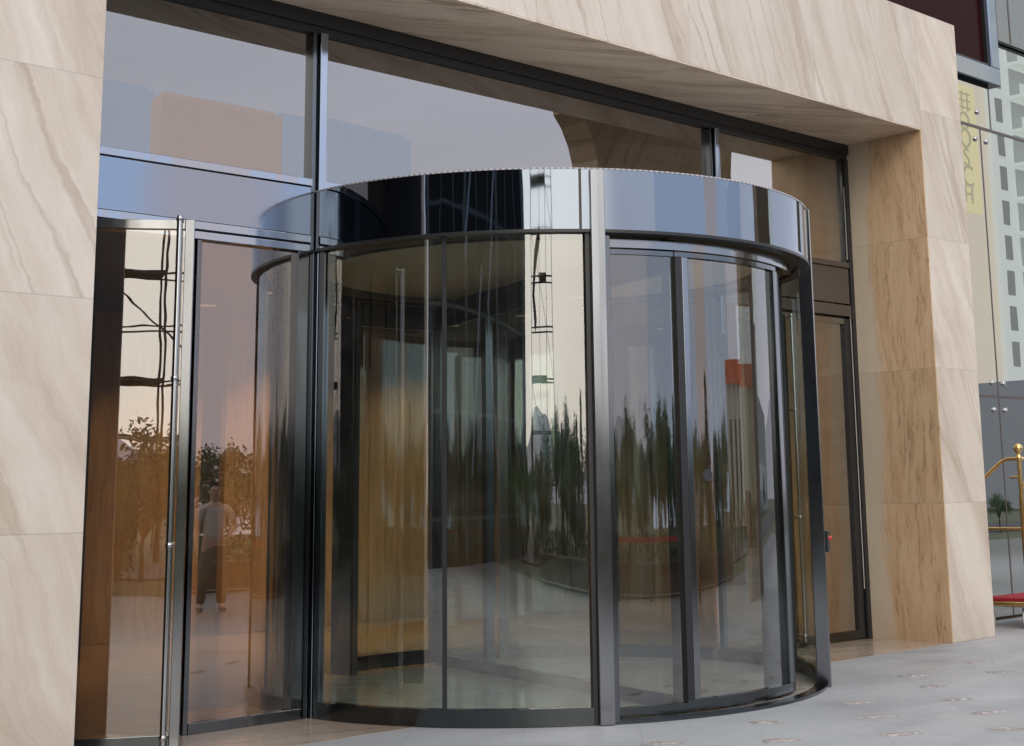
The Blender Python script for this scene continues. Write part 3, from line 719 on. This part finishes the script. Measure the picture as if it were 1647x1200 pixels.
for ch, z, s, f in (('O', 29.3, 2.0, 1), ('O', 27.9, 2.2, 1), ('S', 26.4, 2.1, -1), ('C', 24.9, 2.4, -1), ('H', 23.5, 2.0, 1)): letter(ch, 93.3, z, s, f)
for k in range(6):
    m = MB()
    if k < 3: m.box(92.3 + k * .8, 92.45 + k * .8, -50.2, -50.14, 30.2, 31.7)
    else: m.box(92.1, 94.4, -50.2, -50.14, 30.4 + (k - 3) * .55, 30.52 + (k - 3) * .55)
    m.build('stroke', lm, bn)

# dark glazed wing to the left
dw = thing('dark_office_wing', 'black glazed office wing standing left of the forecourt', 'building', (-30, -11, 0))
dg = NT('black_curtain_glass'); P, x, y, z = dg.pos()
dg.principled(dg.mix(dg.noise(P, .5, 3, .6), (.003, .0035, .004, 1), (.008, .010, .012, 1)), .2, 0, .12)
m = MB(); m.box(-40, -26, -22.2, -1.2, 0, 15); m.build('wall', dg.m, dw)
lat = plain('steel_blue_mullion', (.05, .062, .075), .4)
for i in range(10):
    yy = -21.8 + i * 2.2
    m = MB(); m.box(-26, -25.9, yy, yy + (.14 if i % 3 else .5), 0, 15); m.build('mullion', lat, dw)
for i in range(6):
    m = MB(); m.box(-26, -25.92, -22.2, -1.2, 2.4 * i + 1, 2.4 * i + 1.1); m.build('transom', lat, dw)
for (ya, za, yb, zb) in ((-15, 2, -12.6, 6), (-12.6, 6, -14.6, 10), (-9.4, 2, -11.6, 7), (-8.2, 7, -10.6, 11)):
    m = MB(); m.tube([(-25.86, ya, za), (-25.86, yb, zb)], .16, 8); m.build('brace', plain('pale_brace', (.20, .24, .30), .4) if 'pale_brace' not in bpy.data.materials else bpy.data.materials['pale_brace'], dw)

# scaffold tower beyond the trees
sc_ = thing('scaffold_tower', 'tall dark steel scaffold tower against the bright sky', 'scaffold', (-33, -36, 0))
sm = plain('rusty_scaffold', (.05, .042, .036), .6)
dx_, dy_ = Vector((math.cos(R(137)), math.sin(R(137)), 0)), Vector((math.cos(R(47)), math.sin(R(47)), 0))
base = Vector((-33.0, -35.6, 0))
us = [-3.4, -1.3, .8, 3.6]
for v_ in (-.9, .9):
    for u_ in us:
        p = base + dx_ * u_ + dy_ * v_
        m = MB(); m.tube([p, p + Vector((0, 0, 26))], .042, 8); m.build('upright', sm, sc_)
for i in range(1, 14):
    z_ = 1.9 * i
    m = MB()
    for v_ in (-.9, .9):
        a_, b_ = base + dx_ * us[0] + dy_ * v_, base + dx_ * us[-1] + dy_ * v_
        m.tube([a_ + Vector((0, 0, z_)), b_ + Vector((0, 0, z_))], .034, 8)
    m.build('ledger', sm, sc_)
    q0, q1 = us[i % 3], us[i % 3 + 1]
    m = MB(); m.tube([base + dx_ * q0 + Vector((0, 0, z_)), base + dx_ * q1 + Vector((0, 0, z_ + 1.9))], .038, 8); m.build('brace', sm, sc_)
    if i % 2:
        m = MB(); A = base + dx_ * us[1] - dy_ * .8 + Vector((0, 0, z_)); B = base + dx_ * us[2 if i % 4 == 1 else 3] - dy_ * .8 + Vector((0, 0, z_))
        q = [A, B, B + dy_ * 1.6, A + dy_ * 1.6]; m.v = [tuple(k) for k in q] + [tuple(k + Vector((0, 0, .14))) for k in q]
        m.f = [(0,3,2,1),(4,5,6,7),(0,1,5,4),(1,2,6,5),(2,3,7,6),(3,0,4,7)]; m.build('deck_board', sm, sc_)
m = MB(); o0 = base + dx_ * 1.6 + dy_ * .95
m.tube([o0 + Vector((0, 0, 11.2)) - dx_ * .9, o0 + Vector((0, 0, 10.0)) + dx_ * .6, o0 + Vector((0, 0, 8.8)) + dx_ * 1.2, o0 + Vector((0, 0, 7.6)) + dx_ * .4], .42, 10); m.build('debris_chute', plain('chute', (.03, .03, .03), .6), sc_, smooth='auto')

# stone pier of the drive-in canopy on the right
pc = thing('drive_in_canopy', 'brown marble pier carrying a canopy slab beside the drive', 'canopy', (10.3, -7.9, 0))
prof = [(9.0, 0), (9.0, 6.7), (8.97, 7.0), (8.88, 7.3), (8.72, 7.6), (8.55, 7.8), (8.5, 8.2), (12.2, 8.2), (12.1, 8.05), (11.85, 7.9), (11.7, 7.7), (11.6, 7.4), (11.55, 7.0), (11.55, 0)]
m = MB(); n = len(prof); m.v = [(p[0], -8.5 + (.25 if p[0] > 10 else .0), p[1]) for p in prof] + [(p[0], -7.9 + (.75 if p[0] > 10 else 0), p[1]) for p in prof]
m.f = [tuple(reversed(range(n))), tuple(range(n, 2 * n))] + [(i, (i + 1) % n, n + (i + 1) % n, n + i) for i in range(n)]
m.build('pier', stone('brown_marble_pier', 'x', 'z', -20, (.40, .29, .19), (.30, .20, .12), (.16, .09, .05), (1.3, 1.354), 0, 0, 1.2), pc)
m = MB(); m.box(8.5, 12.2, -9.2, -6.8, 8.2, 8.8); m.build('canopy_slab', M['concrete'], pc)

# timber planter, rope barrier
pt = thing('timber_planter', 'dark red brown timber planter along the far edge of the paving', 'planter', (4, -14.6, 0))
m = MB(); m.box(-14, 12, -15.3, -14.3, 0, .46); m.build('planter_box', plain('red_brown_timber', (.075, .028, .018), .5), pt)
m = MB(); m.box(-14.05, 12.05, -15.35, -14.25, .46, .51); m.build('coping', plain('brown_coping', (.10, .06, .045), .6), pt)
m = MB(); m.box(-14, 12, -14.299, -14.28, .03, .06); m.build('kerb_line', plain('pale_line', (.35, .34, .33), .6), pt)
hd = MB(); rg = random.Random(3)
for i in range(5200):
    c_ = Vector((rg.uniform(-13.9, 11.9), rg.uniform(-15.2, -14.4), .50 + rg.random() ** 1.4 * .42)); a_ = Vector((rg.uniform(-1, 1), rg.uniform(-1, 1), rg.uniform(-1, 1))).normalized(); b2 = a_.orthogonal().normalized()
    s_ = rg.uniform(.05, .10); hd.face([c_ - a_ * s_, c_ - b2 * s_ * .5, c_ + a_ * s_, c_ + b2 * s_ * .5])
def leaf_mat(name, c0, c1):
    t = NT(name); oi = t.n('ObjectInfo'); P, x, y, z = t.pos()
    g_ = t.noise(P, 1.7, 4, .65); c = t.mix(g_, (*c0, 1), (*c1, 1))
    hs = t.n('HueSaturation'); t.l(c, hs.inputs['Color']); t.l(t.math('MULTIPLY_ADD', oi.outputs['Random'], .5, .75), hs.inputs['Value'])
    t.principled(hs.outputs[0], .6, 0, .3); return t.m
leafA = leaf_mat('dark_conifer_leaf', (.014, .036, .016), (.055, .105, .04)); leafB = leaf_mat('green_leaf', (.03, .075, .022), (.10, .19, .055)); leafC = leaf_mat('olive_leaf', (.05, .06, .02), (.14, .14, .05))
tag(hd.build('planter_hedge', leafB, fix=False), 'low clipped hedge growing along the timber planter', 'hedge')
rb = thing('belt_barrier', 'red belt barrier on black posts near the planter', 'barrier', (0, -13.7, 0))
for i, x in enumerate((-3.6, -.4, 2.9)):
    m = MB(); m.lathe((x, -13.7, 0), [(.0001, 0), (.17, 0), (.17, .03), (.03, .05), (.028, .92), (.04, .93), (.04, .97), (.0001, .98)], 18); m.build('post', M['rubber'], rb, smooth='auto')
m = MB(); m.box(-3.6, -.4, -13.703, -13.697, .82, .90); m.box(-.4, 2.9, -13.703, -13.697, .82, .90); m.build('belt', plain('red_belt', (.55, .015, .02), .6), rb)

# trees
bark = plain('grey_brown_bark', (.07, .05, .035), .9)
def make_tree(name, label, kind, H, rad, leaves, mat, seed, group):
    rg = random.Random(seed)
    t_ = thing(name, label, 'tree', (0, 0, 0), group)
    m = MB(); top = H * (.96 if kind == 'conifer' else .7)
    m.tube([(0, 0, -.1), (rg.uniform(-.04, .04), rg.uniform(-.04, .04), top * .4), (rg.uniform(-.1, .1), rg.uniform(-.1, .1), top)], [.028 * H, .02 * H, .006 * H], 8)
    clumps = []
    if kind == 'conifer':
        for i in range(int(26 + H * 5)):
            q = rg.random(); zc = H * (.08 + .90 * q); rr = rad * (1 - q) ** .75 * (.75 + .4 * rg.random()) + .05
            a = rg.uniform(0, 6.283); rc = rr * rg.uniform(.35, .95)
            p = Vector((rc * math.cos(a), rc * math.sin(a), zc)); clumps.append((p, .10 * H * (.4 + .6 * (1 - q)), 1.5))
            if i % 3 == 0: m.tube([(0, 0, max(.1, zc - .1 * H)), tuple(p)], [.01 * H * (1 - q) + .008, .006], 5)
    else:
        for i in range(int(16 + H * 3)):
            a = rg.uniform(0, 6.283); el = rg.uniform(-.5, 1.45); k = rg.uniform(.45, 1.0)
            p = Vector((rad * k * math.cos(a) * math.cos(el), rad * k * math.sin(a) * math.cos(el), H * .62 + H * .36 * k * math.sin(el))); clumps.append((p, rad * rg.uniform(.25, .42), .8))
            if i % 2 == 0: m.tube([(0, 0, H * .35), tuple(p * .5 + Vector((0, 0, H * .28))), tuple(p)], [.014 * H, .01 * H, .005 * H], 5)
    m.build('trunk', bark, t_, smooth='auto')
    cr_ = MB(); per = leaves // len(clumps)
    for (p, s, sv) in clumps:
        for k in range(per):
            d = Vector((rg.gauss(0, .5), rg.gauss(0, .5), rg.gauss(0, .5) * sv)) * s; c_ = p + d
            a_ = Vector((rg.uniform(-1, 1), rg.uniform(-1, 1), rg.uniform(-1, 1) + (.8 if kind == 'conifer' else 0))).normalized(); b2 = a_.orthogonal().normalized()
            b2 = (Matrix.Rotation(rg.uniform(0, 6.28), 3, a_) @ b2); z_ = rg.uniform(.05, .10) * (1 + H * .06)
            cr_.face([c_ - a_ * z_, c_ + b2 * z_ * .42, c_ + a_ * z_ * 1.1, c_ - b2 * z_ * .42])
    cr_.build('crown', mat, t_, fix=False)
    return t_
G = 'trees planted beyond the plaza'
protos = [make_tree('cypress_tree', 'slim dark cypress among the trees beyond the plaza', 'conifer', 5.2, .62, 2600, leafA, 11, G),
          make_tree('cypress_tree', 'short broad conifer among the trees beyond the plaza', 'conifer', 3.6, .85, 2400, leafA, 12, G),
          make_tree('leafy_tree', 'round green leafy tree among the trees beyond the plaza', 'round', 4.0, 1.45, 2800, leafB, 13, G),
          make_tree('leafy_tree', 'loose olive coloured tree among the trees beyond the plaza', 'round', 3.3, 1.2, 2200, leafC, 14, G)]
rg = random.Random(21); first = set(); spots_t = []
for row, (yy, st) in enumerate(((-16.6, 2.3), (-18.2, 2.2), (-28.0, 2.6), (-34.0, 3.0), (-42, 4.2))):
    x = -30 - row * 6
    while x < 34 + row * 9:
        spots_t.append((x + rg.uniform(-.8, .8), yy + rg.uniform(-.8, .8), row)); x += st * rg.uniform(.8, 1.25)
for (x, y, row) in spots_t:
    if -38 < x < -28 and -40 < y < -32: continue
    k = rg.choices([0, 1, 2, 3], [1.2, 2, 5, 3.5])[0]
    o = protos[k] if k not in first else copy_tree(protos[k]); first.add(k)
    za = math.degrees(math.atan2(y + 2.3, x))
    q_ = .42 if -47 < za < -22 else 1.0
    o.location = (x, y, 0); o.rotation_euler = (0, 0, rg.uniform(0, 6.28)); s_ = rg.uniform(.60, .86) * (1.0 + .12 * max(0, row - 1)) * (.82 if row < 2 else 1) * q_; o.scale = (s_, s_, s_ * rg.uniform(.9, 1.1))

# hills on the horizon
m = MB(); n = 160
for i in range(n + 1):
    a = R(-172 + 164 * i / n); rr = 330
    h = 15 + 5 * math.sin(i * .21) + 3.2 * math.sin(i * .53 + 1) + 1.5 * math.sin(i * 1.3)
    m.v += [(rr * math.cos(a), rr * math.sin(a), -1), ((rr + 40) * math.cos(a), (rr + 40) * math.sin(a), max(4, h))]
for i in range(n): m.f.append((2*i, 2*i+2, 2*i+3, 2*i+1))
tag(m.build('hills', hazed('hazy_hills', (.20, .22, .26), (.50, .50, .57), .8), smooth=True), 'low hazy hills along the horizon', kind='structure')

# person on the forecourt, seen mirrored in the left sidelight
def skinned(name, pts, edges, mat, parent, sub=2):
    me = bpy.data.meshes.new(name); me.from_pydata([p[:3] for p in pts], edges, []); o = bpy.data.objects.new(name, me); col.objects.link(o); o.parent = parent
    sk = o.modifiers.new('skin', 'SKIN'); sk.use_smooth_shade = True
    lay = me.skin_vertices[0] if len(me.skin_vertices) else None
    if lay is None:
        bpy.context.view_layer.objects.active = o
        bm = bmesh.new(); bm.from_mesh(me); bm.verts.layers.skin.verify(); bm.to_mesh(me); bm.free(); lay = me.skin_vertices[0]
    for i, p in enumerate(pts):
        lay.data[i].radius = (p[3], p[4] if len(p) > 4 else p[3]); lay.data[i].use_root = (i == 0)
    if sub: s_ = o.modifiers.new('sub', 'SUBSURF'); s_.levels = sub; s_.render_levels = sub
    me.materials.append(mat); return o
pe = thing('person', 'standing person in pale shirt and brown trousers with a hand on the hip', 'person', (3.3, -10.2, 0)); pe.rotation_euler = (0, 0, R(20))
skin = plain('skin', (.50, .31, .22), .5); shirt = plain('pale_shirt', (.50, .46, .44), .8, 0, .2, .35, 9); trou = plain('brown_trousers', (.12, .085, .055), .85, 0, .2, .35, 9); hair = plain('black_hair', (.015, .012, .01), .5); shoe = plain('dark_shoes', (.03, .022, .018), .4)
B_ = [(0,0,.95,.15,.11),(0,0,1.12,.14,.10),(0,0,1.32,.16,.105),(0,0,1.46,.10,.08),(0,.0,1.53,.055,.055),(0,.01,1.60,.072,.08),(0,.01,1.70,.075,.09),(0,0,1.765,.05,.06),
      (.10,0,.90,.09,.09),(.12,.01,.50,.06,.06),(.13,-.02,.10,.04,.045),(.14,.12,.045,.035,.03),
      (-.10,0,.90,.09,.09),(-.14,.02,.50,.06,.06),(-.17,-.01,.10,.04,.045),(-.19,.13,.045,.035,.03),
      (.19,0,1.43,.058,.058),(.33,-.06,1.20,.045,.045),(.20,.06,1.03,.032,.030),(.155,.085,1.0,.032,.022),
      (-.19,0,1.43,.058,.058),(-.24,0,1.16,.045,.045),(-.25,.06,.92,.032,.030),(-.25,.075,.85,.034,.020)]
E_ = [(0,1),(1,2),(2,3),(3,4),(4,5),(5,6),(6,7),(0,8),(8,9),(9,10),(10,11),(0,12),(12,13),(13,14),(14,15),(3,16),(16,17),(17,18),(18,19),(3,20),(20,21),(21,22),(22,23)]
def fingers(base, pts, edges, tip, side, outw):
    for k in range(4):
        o = Vector(base) + Vector(side) * (k - 1.5) * .017; L = (.030, .034, .032, .025)[k]; i0 = len(pts)
        p1 = o + Vector(tip) * L; p2 = p1 + Vector(tip) * L * .8 + Vector(outw) * .008; p3 = p2 + Vector(tip) * L * .6 + Vector(outw) * .014
        pts += [(*p1, .0095), (*p2, .0088), (*p3, .0075)]; edges += [(base_i, i0), (i0, i0 + 1), (i0 + 1, i0 + 2)]
    i0 = len(pts); o = Vector(base) - Vector(side) * .032; pts += [(*(o + Vector(tip) * .005), .011), (*(o + Vector(tip) * .035 - Vector(side) * .008), .0095)]; edges += [(base_i, i0), (i0, i0 + 1)]
base_i = 19; fingers(B_[19][:3], B_, E_, (-.75, .45, -.45), (0, .4, .9), (0, -.3, -.2))
base_i = 23; fingers(B_[23][:3], B_, E_, (0, .12, -.99), (0, -1, -.1), (.4, .2, 0))
bd = skinned('body', B_, E_, skin, pe)
S_ = [(0,0,.93,.165,.125),(0,0,1.12,.155,.115),(0,0,1.32,.175,.12),(0,0,1.455,.12,.09),(0,0,1.50,.066,.066),(.185,0,1.43,.075,.075),(.285,-.04,1.27,.068,.066),(-.185,0,1.43,.075,.075),(-.225,0,1.25,.068,.066)]
skinned('shirt', S_, [(0,1),(1,2),(2,3),(3,4),(3,5),(5,6),(3,7),(7,8)], shirt, bd)
T_ = [(0,0,.97,.16,.12),(0,0,.90,.155,.125),(.10,0,.82,.105,.105),(.12,.01,.50,.08,.08),(.13,-.015,.09,.068,.075),(-.10,0,.82,.105,.105),(-.14,.02,.50,.08,.08),(-.17,-.005,.09,.068,.075)]
skinned('trousers', T_, [(0,1),(1,2),(2,3),(3,4),(1,5),(5,6),(6,7)], trou, bd)
skinned('hair', [(0,-.015,1.72,.082,.09),(0,-.02,1.775,.06,.07),(0,-.055,1.64,.05,.04)], [(0,1),(0,2)], hair, bd)
for sx, sy in ((.135, .0), (-.18, .0)):
    skinned('shoe', [(sx,sy-.05,.05,.045,.045),(sx,sy+.06,.045,.046,.04),(sx + (.01 if sx>0 else -.015),sy+.17,.035,.04,.03)], [(0,1),(1,2)], shoe, bd)
fm = MB()
for sx in (-.03, .03): fm.ball((sx, .092, 1.695), .011, 10, 6)
fm.build('eye', hair, None, smooth=True).parent = bd
fm = MB(); fm.lathe((0, .098, 1.655), [(.0001, -.012), (.016, -.008), (.010, .012), (.005, .035)], 10); fm.build('nose', skin, None, smooth=True).parent = bd
fm = MB(); fm.box(-.024, .024, .082, .092, 1.617, 1.624); fm.build('mouth', M['carpet_red'], None).parent = bd
for sx in (-.078, .078):
    fm = MB(); fm.ball((sx, .005, 1.67), .022, 10, 8); fm.build('ear', skin, None, smooth=True).parent = bd


# ------------------------------------------------------------------ world, sun, camera
SUN_AZ, SUN_EL = -122.0, 34.0
w = bpy.data.worlds.new('World'); scene.world = w; w.use_nodes = True
nt = w.node_tree; nt.nodes.clear()
out = nt.nodes.new('ShaderNodeOutputWorld'); bg = nt.nodes.new('ShaderNodeBackground'); bg.inputs[1].default_value = .1
sky = nt.nodes.new('ShaderNodeTexSky'); sky.sky_type = 'NISHITA'; sky.sun_disc = False
sky.sun_elevation = R(SUN_EL); sky.sun_rotation = R(90 - SUN_AZ); sky.altitude = 60; sky.air_density = 1.2; sky.dust_density = 5.0; sky.ozone_density = 1.2
tc = nt.nodes.new('ShaderNodeTexCoord'); sp = nt.nodes.new('ShaderNodeSeparateXYZ'); nt.links.new(tc.outputs['Generated'], sp.inputs[0])
rp = nt.nodes.new('ShaderNodeValToRGB'); nt.links.new(sp.outputs[2], rp.inputs[0])
e = rp.color_ramp.elements
HZ = [(0.0, (13.0, 12.4, 13.6)), (.10, (13.2, 13.3, 15.4)), (.3, (12.8, 13.8, 16.2)), (.6, (15.5, 16.1, 17.4)), (1.0, (20.0, 20.5, 21.5))]
SC = 22.0
while len(e) < len(HZ): e.new(.5)
for el, (p, c) in zip(e, HZ): el.position = p; el.color = (c[0] / SC, c[1] / SC, c[2] / SC, 1)
mul = nt.nodes.new('ShaderNodeVectorMath'); mul.operation = 'SCALE'; mul.inputs['Scale'].default_value = SC; nt.links.new(rp.outputs[0], mul.inputs[0])
# soft cloud variation
cn = nt.nodes.new('ShaderNodeTexNoise'); cn.inputs['Scale'].default_value = 2.2; cn.inputs['Detail'].default_value = 5
mp = nt.nodes.new('ShaderNodeMapping'); mp.inputs['Scale'].default_value = (1, 1, 3.5); nt.links.new(tc.outputs['Generated'], mp.inputs[0]); nt.links.new(mp.outputs[0], cn.inputs['Vector'])
cr = nt.nodes.new('ShaderNodeMapRange'); cr.inputs[1].default_value = .3; cr.inputs[2].default_value = .7; cr.inputs[3].default_value = .9; cr.inputs[4].default_value = 1.1; nt.links.new(cn.outputs[0], cr.inputs[0])
mul2 = nt.nodes.new('ShaderNodeVectorMath'); mul2.operation = 'SCALE'; nt.links.new(mul.outputs[0], mul2.inputs[0]); nt.links.new(cr.outputs[0], mul2.inputs['Scale'])
# bright veil of cloud around the sun
sd_ = Vector((math.cos(R(-131)) * math.cos(R(10)), math.sin(R(-131)) * math.cos(R(10)), math.sin(R(10))))
nv = nt.nodes.new('ShaderNodeVectorMath'); nv.operation = 'NORMALIZE'; nt.links.new(tc.outputs['Generated'], nv.inputs[0])
dt = nt.nodes.new('ShaderNodeVectorMath'); dt.operation = 'DOT_PRODUCT'; dt.inputs[1].default_value = sd_; nt.links.new(nv.outputs[0], dt.inputs[0])
gm = nt.nodes.new('ShaderNodeMapRange'); gm.interpolation_type = 'SMOOTHERSTEP'; gm.inputs[1].default_value = .86; gm.inputs[2].default_value = .99; nt.links.new(dt.outputs['Value'], gm.inputs[0])
glow = nt.nodes.new('ShaderNodeVectorMath'); glow.operation = 'SCALE'; glow.inputs[0].default_value = (18.5, 16.8, 12.6); nt.links.new(gm.outputs[0], glow.inputs['Scale'])
add = nt.nodes.new('ShaderNodeVectorMath'); add.operation = 'ADD'; nt.links.new(mul2.outputs[0], add.inputs[0]); nt.links.new(glow.outputs[0], add.inputs[1])
mx = nt.nodes.new('ShaderNodeMix'); mx.data_type = 'RGBA'; mx.inputs[0].default_value = .88
nt.links.new(sky.outputs[0], mx.inputs[6]); nt.links.new(add.outputs[0], mx.inputs[7])
nt.links.new(mx.outputs[2], bg.inputs[0]); nt.links.new(bg.outputs[0], out.inputs[0])

sl_ = bpy.data.lights.new('sun', 'SUN'); sl_.energy = .8; sl_.angle = R(24); sl_.color = (1, .93, .85)
so = bpy.data.objects.new('sun', sl_); col.objects.link(so)
dv = -Vector((math.cos(R(SUN_AZ)) * math.cos(R(SUN_EL)), math.sin(R(SUN_AZ)) * math.cos(R(SUN_EL)), math.sin(R(SUN_EL))))
so.rotation_euler = dv.to_track_quat('-Z', 'Y').to_euler(); so.location = (-20, -30, 30)

cam = bpy.data.cameras.new('camera'); co = bpy.data.objects.new('camera', cam); col.objects.link(co)
yaw, pit, rol = -.8057, .1942, -.0216
fw = Vector((-math.sin(yaw) * math.cos(pit), math.cos(yaw) * math.cos(pit), math.sin(pit)))
rt = Vector((math.cos(yaw), math.sin(yaw), 0)); up = rt.cross(fw)
r2 = rt * math.cos(rol) + up * math.sin(rol); u2 = -rt * math.sin(rol) + up * math.cos(rol)
mw = Matrix(((r2.x, u2.x, -fw.x, -8.8693), (r2.y, u2.y, -fw.y, -9.4336), (r2.z, u2.z, -fw.z, 1.5), (0, 0, 0, 1)))
co.matrix_world = mw
cam.sensor_width = 36; cam.lens = 2457.6 / 1647 * 36
cam.shift_x = (1647 / 2 - 975.54) / 1647; cam.shift_y = (313.5 - 600) / 1647
cam.clip_start = .05; cam.clip_end = 2000
scene.camera = co

scene.view_settings.view_transform = 'Standard'; scene.view_settings.look = 'None'; scene.view_settings.exposure = 0
c = scene.cycles
c.max_bounces = 14; c.glossy_bounces = 7; c.diffuse_bounces = 3; c.transparent_max_bounces = 24; c.transmission_bounces = 6
c.sample_clamp_indirect = 4.0; c.caustics_reflective = False; c.caustics_refractive = False; c.blur_glossy = .3
c.use_denoising = True
